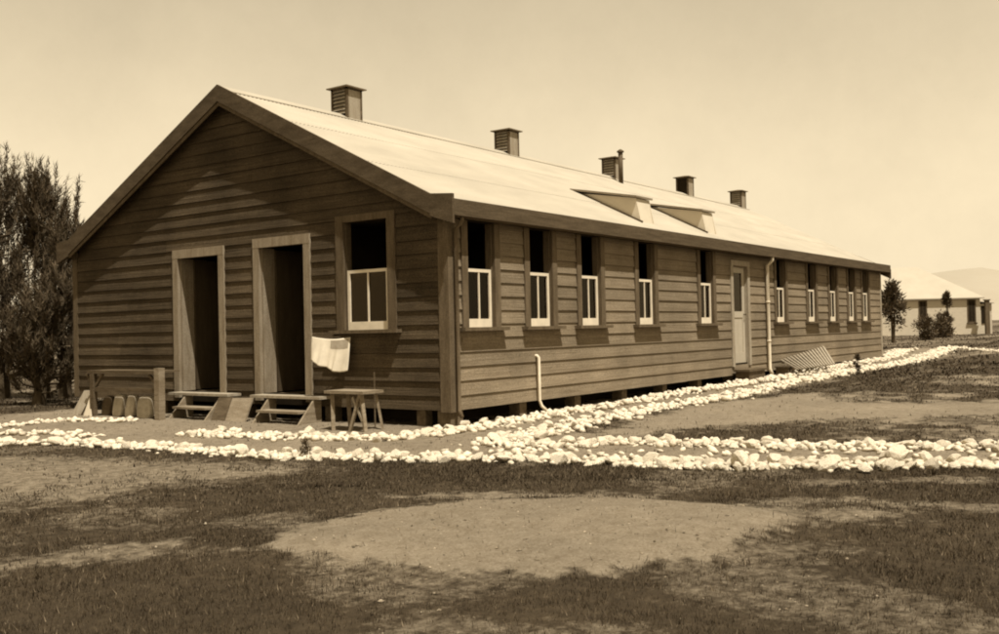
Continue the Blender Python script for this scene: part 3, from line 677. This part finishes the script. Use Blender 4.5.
for key, x, y, s in cand:
    ok = True; k = (int(x/.2), int(y/.2))
    for i in (-1, 0, 1):
        for j in (-1, 0, 1):
            for q in grid.get((k[0]+i, k[1]+j), ()):
                if math.hypot(q[0]-x, q[1]-y) < (q[2]+s)*.47: ok = False
    if ok: grid.setdefault(k, []).append((x, y, s)); cand2.append((key, x, y, s))
def size_seen(c): return c[3]/((c[1]-CAM.x)*fw.x+(c[2]-CAM.y)*fw.y)
def in_view(c):
    d = Vector((c[1], c[2], 0))-CAM; z = d.dot(fw); return z > 0 and abs(d.dot(rr)/z) < .52
vis = sorted([c for c in cand2 if in_view(c)], key=size_seen, reverse=True)
near = vis[:295]; rest = vis[295:]+[c for c in cand2 if not in_view(c)]
print('stones', len(near), len(rest))
def rock_tr(c):
    _, x, y, s = c
    return (x, y, gzf(x, y)+s*random.uniform(.1, .6)), (random.uniform(-.4, .4), random.uniform(-.4, .4), random.uniform(0, 6.28)), (s*random.uniform(.9, 1.5), s*random.uniform(.75, 1.15), s*random.uniform(.5, 1.0))
for c_ in near:
    o = bpy.data.objects.new('white_stone', random.choice(ROCKS)); C.objects.link(o)
    o.location, o.rotation_euler, o.scale = rock_tr(c_)
    tag(o, ROWLAB[c_[0]], 'stone', {'A_low': 'stones of the nearest row', 'A_up': 'stones of the right path back row', 'B': 'stones at the foot of the hut', 'C': 'stones of the outer walk row',
        'D': 'stones before the wash bench', 'D2': 'stones at the far left', 'E': 'stones of the distant row', 'Heap': 'stones heaped by the steps'}[c_[0]])
LOW = [rock_mesh(i+40, 1) for i in range(8)]
VV = []; FF = []; cnt = 0
lows = []
for me_ in LOW:
    a = np.empty(len(me_.vertices)*3); me_.vertices.foreach_get('co', a); f_ = np.array([list(p.vertices) for p in me_.polygons]); lows.append((a.reshape(-1, 3), f_))
from mathutils import Euler
for c_ in rest:
    lo_, ro_, sc_ = rock_tr(c_); a, f_ = random.choice(lows); R3 = np.array(Euler(ro_).to_matrix())
    VV.append((a*np.array(sc_))@R3.T+np.array(lo_)); FF.append(f_+cnt); cnt += len(a)
me = bpy.data.meshes.new('white_stones'); me.from_pydata(np.concatenate(VV).tolist(), [], np.concatenate(FF).tolist()); me.shade_smooth()
tag(link('white_stones', me, M['stone']), 'many small whitewashed stones continuing the path edges into the distance', 'stones', None, 'stuff')
# small pebbles strewn on bare soil
N = 26000; px_ = -6.8+10*rng.random(N)**1.3; py_ = -6.3+10.8*rng.random(N)
k_ = rng.random(N) < soil(px_, py_)**1.6; px_, py_ = px_[k_], py_[k_]; N = len(px_); pz_ = gz(px_, py_)
oc = np.array([(1,0,0),(0,1,0),(-1,0,0),(0,-1,0),(0,0,1),(0,0,-1)], float); of = np.array([(0,1,4),(1,2,4),(2,3,4),(3,0,4),(1,0,5),(2,1,5),(3,2,5),(0,3,5)])
ss = rng.choice([.003, .004, .005, .006, .008, .011, .016], N, p=[.2, .25, .2, .15, .12, .06, .02])*(.7+.5*rng.random(N)); an = rng.random(N)*6.283
vx = oc[None]*ss[:, None, None]*(.6+.7*rng.random((N, 6, 1)))*np.array([1, .8, .6]); ca, sa = np.cos(an)[:, None], np.sin(an)[:, None]
vv = np.stack([vx[..., 0]*ca-vx[..., 1]*sa+px_[:, None], vx[..., 0]*sa+vx[..., 1]*ca+py_[:, None], vx[..., 2]+(pz_+ss*.2)[:, None]], -1)
VV = [vv.reshape(-1, 3)]; FF = [(of[None]+6*np.arange(N)[:, None, None]).reshape(-1, 3)]
me = bpy.data.meshes.new('pebbles'); me.from_pydata(np.concatenate(VV).tolist(), [], np.concatenate(FF).tolist())
tag(link('pebbles', me, M['pebble']), 'loose pebbles strewn over the bare gravelly soil patches', 'pebbles', None, 'stuff')

# ---------------------------------------------------------------- grass
def blades(n, rmin, rmax, p, hmin, hmax, wd, seed, dry=False, half=.66):
    r_ = np.random.default_rng(seed); u = r_.random(n)
    R_ = (rmin**p+u*(rmax**p-rmin**p))**(1/p); A = YAW+(r_.random(n)-.5)*2*half
    x = CAM.x+R_*np.cos(A); y = CAM.y+R_*np.sin(A)
    s = soil(x, y)+(vnoise(x, y, 6)-.5)*.5; cl = fbm(x+3, y+8, 3.0)*.6+fbm(x-3, y+5, 9.0)*.4
    keep = r_.random(n) < np.clip(1.15-s*1.7, .015, 1)*np.clip(-.35+cl*2.4, .05, 1)
    keep &= ~((x > -.35) & (x < L+.2) & (y > -.5) & (y < W))
    x, y, cl, R_ = x[keep], y[keep], cl[keep], R_[keep]; n = len(x)
    h = (hmin+(hmax-hmin)*r_.random(n)**1.6)*(.55+cl); wv = wd*(.7+.6*r_.random(n))*np.clip(R_/5, .8, 6)
    a = r_.random(n)*6.283; ln = r_.random(n)*.8; la = r_.random(n)*6.283
    z = gz(x, y)-.004; V = np.empty((n, 3, 3)); dx = np.cos(a)*wv/2; dy = np.sin(a)*wv/2
    V[:,0] = np.stack([x-dx, y-dy, z], -1); V[:,1] = np.stack([x+dx, y+dy, z], -1)
    V[:,2] = np.stack([x+np.cos(la)*ln*h, y+np.sin(la)*ln*h, z+h], -1); return V
V = np.concatenate([blades(190000, 3.0, 9, 1.1, .01, .036, .0042, 1), blades(150000, 7.5, 26, 1.0, .012, .04, .006, 2), blades(60000, 20, 90, 1.0, .03, .09, .01, 3)])
print('blades', len(V))
tag(tri_mesh('grass', V, M['grass']), 'short dark grass covering the foreground and the ground beyond the paths', 'grass', None, 'stuff')
V = np.concatenate([blades(60000, 3.0, 12, 1.2, .012, .04, .004, 11), blades(110000, 10, 60, 1, .012, .045, .006, 12)])
tag(tri_mesh('dry_grass', V, M['drygrass']), 'dry pale grass blades mixed through the lawn', 'dry grass', None, 'stuff')

# ---------------------------------------------------------------- trees and plants
def leaf_tris(P, D, ln, wd, r_):
    n = len(P); D = D/np.linalg.norm(D, axis=1, keepdims=True); side = np.cross(D, r_.normal(size=(n, 3))); side /= np.linalg.norm(side, axis=1, keepdims=True)+1e-9
    L_ = (ln*(.6+.8*r_.random(n)))[:, None]; Wd = (wd*(.6+.8*r_.random(n)))[:, None]
    return np.stack([P-side*Wd/2, P+side*Wd/2, P+D*L_], 1)
def conifer(name, label, x, y, h, rad, seed, nb=150, grp='dark bushy trees beside the gable end'):
    r_ = np.random.default_rng(seed); z0 = gzf(x, y); t_ = thing(name, label, 'tree', (x, y, z0), grp)
    m = MB(); pts = [(x, y, z0-.1)]+[(x+r_.normal()*.05*k, y+r_.normal()*.05*k, z0+h*.8*k/6) for k in range(1, 7)]
    m.tube(pts, [.13, .11, .09, .07, .05, .03, .012], 8)
    P_all = []; D_all = []
    for b_ in range(nb):
        f_ = r_.random(); zz = .06*h+f_*.75*h; a = r_.random()*6.283; k = int(min(5, zz/(h*.8)*6)); base = np.array(pts[k])*1.0; base[2] = z0+zz
        reach = rad*(1-.62*f_)*(.55+.6*r_.random()); rise = h*(.10+.22*r_.random())*(1.0-.25*f_)
        q = []
        for s in np.linspace(0, 1, 7):
            q.append(base+np.array([math.cos(a)*reach*(1-(1-s)**1.7), math.sin(a)*reach*(1-(1-s)**1.7), rise*s**1.9]))
        q = np.array(q); m.tube([tuple(v) for v in q[::2]], [.022, .014, .008, .003], 5)
        for e in range(5):      # upswept side shoots, like a brush
            s0 = .3+.7*r_.random(); i0 = s0*6; i_ = int(min(5, i0)); st = q[i_]+(q[i_+1]-q[i_])*(i0-i_)
            dr = (q[i_+1]-q[i_]); dr = dr/np.linalg.norm(dr)*.6+np.array([0, 0, .9])+r_.normal(size=3)*.28; dr /= np.linalg.norm(dr)
            sl = h*(.07+.09*r_.random()); n = 46; tt = r_.random(n); pp_ = st+dr*(tt*sl)[:, None]+r_.normal(size=(n, 3))*.02
            dd = dr*1.0+r_.normal(size=(n, 3))*.42+np.array([0, 0, .15]); P_all.append(pp_); D_all.append(dd)
    m.build('trunk', M['bark'], t_)
    P_ = np.concatenate(P_all); D_ = np.concatenate(D_all); tri_mesh('crown', leaf_tris(P_, D_, .13, .016, r_), M['needle'], t_)
    return t_
conifer('conifer_tree', 'tall dark brushy conifer at the left frame edge, tallest of the trees by the hut', 1.0, 12.3, 4.9, 1.0, 21, 110)
conifer('conifer_tree', 'dark conifer with upswept shoots standing second from the left picture edge', 1.4, 11.5, 4.6, .6, 22, 90)
conifer('conifer_tree', 'slim dark conifer tight against the left end of the long hut', 1.3, 10.6, 3.8, .5, 23, 70)
conifer('conifer_tree', 'low bushy conifer half filling the gap between the tree trunks and the hut', .2, 9.6, 2.3, .7, 24, 70)
conifer('conifer_tree', 'dark bushy tree at the extreme left, lower boughs reaching over the stones', -.6, 11.7, 3.6, 1.0, 25)
conifer('conifer_tree', 'big dark background tree rising behind the left frame edge', .9, 16.6, 4.8, 1.1, 27, 110)

def leafy(name, label, x, y, h, rad, seed, n, lz0=.15, cat='tree', grp=None, ls=.1, clumps=14, stems=3):
    r_ = np.random.default_rng(seed); z0 = gzf(x, y); t_ = thing(name, label, cat, (x, y, z0), grp); m = MB()
    for s in range(stems):
        a = r_.random()*6.28; m.tube([(x+.03*math.cos(a), y+.03*math.sin(a), z0-.05), (x+rad*.2*math.cos(a), y+rad*.2*math.sin(a), z0+h*.45), (x+rad*.45*math.cos(a), y+rad*.45*math.sin(a), z0+h*.85)], [h*.022, h*.014, h*.004], 6)
    m.build('trunk' if cat == 'tree' else 'stem', M['bark'], t_)
    P = []; D = []
    for c_ in range(clumps):
        f_ = r_.random(); a = r_.random()*6.28; rr_ = rad*(.25+.65*r_.random())*math.sin(math.pi*min(.95, .2+.75*f_))
        cc = np.array([x+rr_*math.cos(a), y+rr_*math.sin(a), z0+h*(lz0+(1-lz0)*f_*.93)]); k = n//clumps
        d = r_.normal(size=(k, 3)); P.append(cc+d*np.array([1, 1, 1.15])*rad*.21); D.append(d*.6+np.array([0, 0, .7]))
    P = np.concatenate(P); D = np.concatenate(D); P[:, 2] = np.maximum(P[:, 2], z0+.02)
    tri_mesh('crown' if cat == 'tree' else 'foliage', leaf_tris(P, D, ls, ls*.5, r_), M['leafm'], t_)
leafy('small_tree', 'small dark leafy tree on thin stems just past the far end of the long hut', 38, 4.4, 2.75, .52, 31, 3200, .3, 'tree', None, .14, 26, 4)
leafy('garden_shrub', 'low rounded shrub right of the small tree, before the far hut wall', 44, 4.35, 1.15, .5, 32, 1800, .05, 'shrub', None, .12)
leafy('small_tree', 'narrow young tree with tufted top in front of the pale far hut', 53, 5.05, 2.7, .32, 33, 2200, .05, 'tree', None, .15, 20, 2)
leafy('garden_shrub', 'bushy shrub at the foot of the narrow tree before the far hut', 52, 5.3, 1.3, .6, 34, 1800, .0, 'shrub', None, .14)
leafy('weed_plant', 'tall thin weed rising from the stony walk near the slatted rack', 10.9, -1.7, .42, .07, 35, 260, .2, 'plant', None, .05, 8)
leafy('weed_plant', 'small leafy weed in the nearest stone row in front of the low table', -2.85, -.55, .17, .06, 36, 160, .2, 'plant', None, .03, 6)
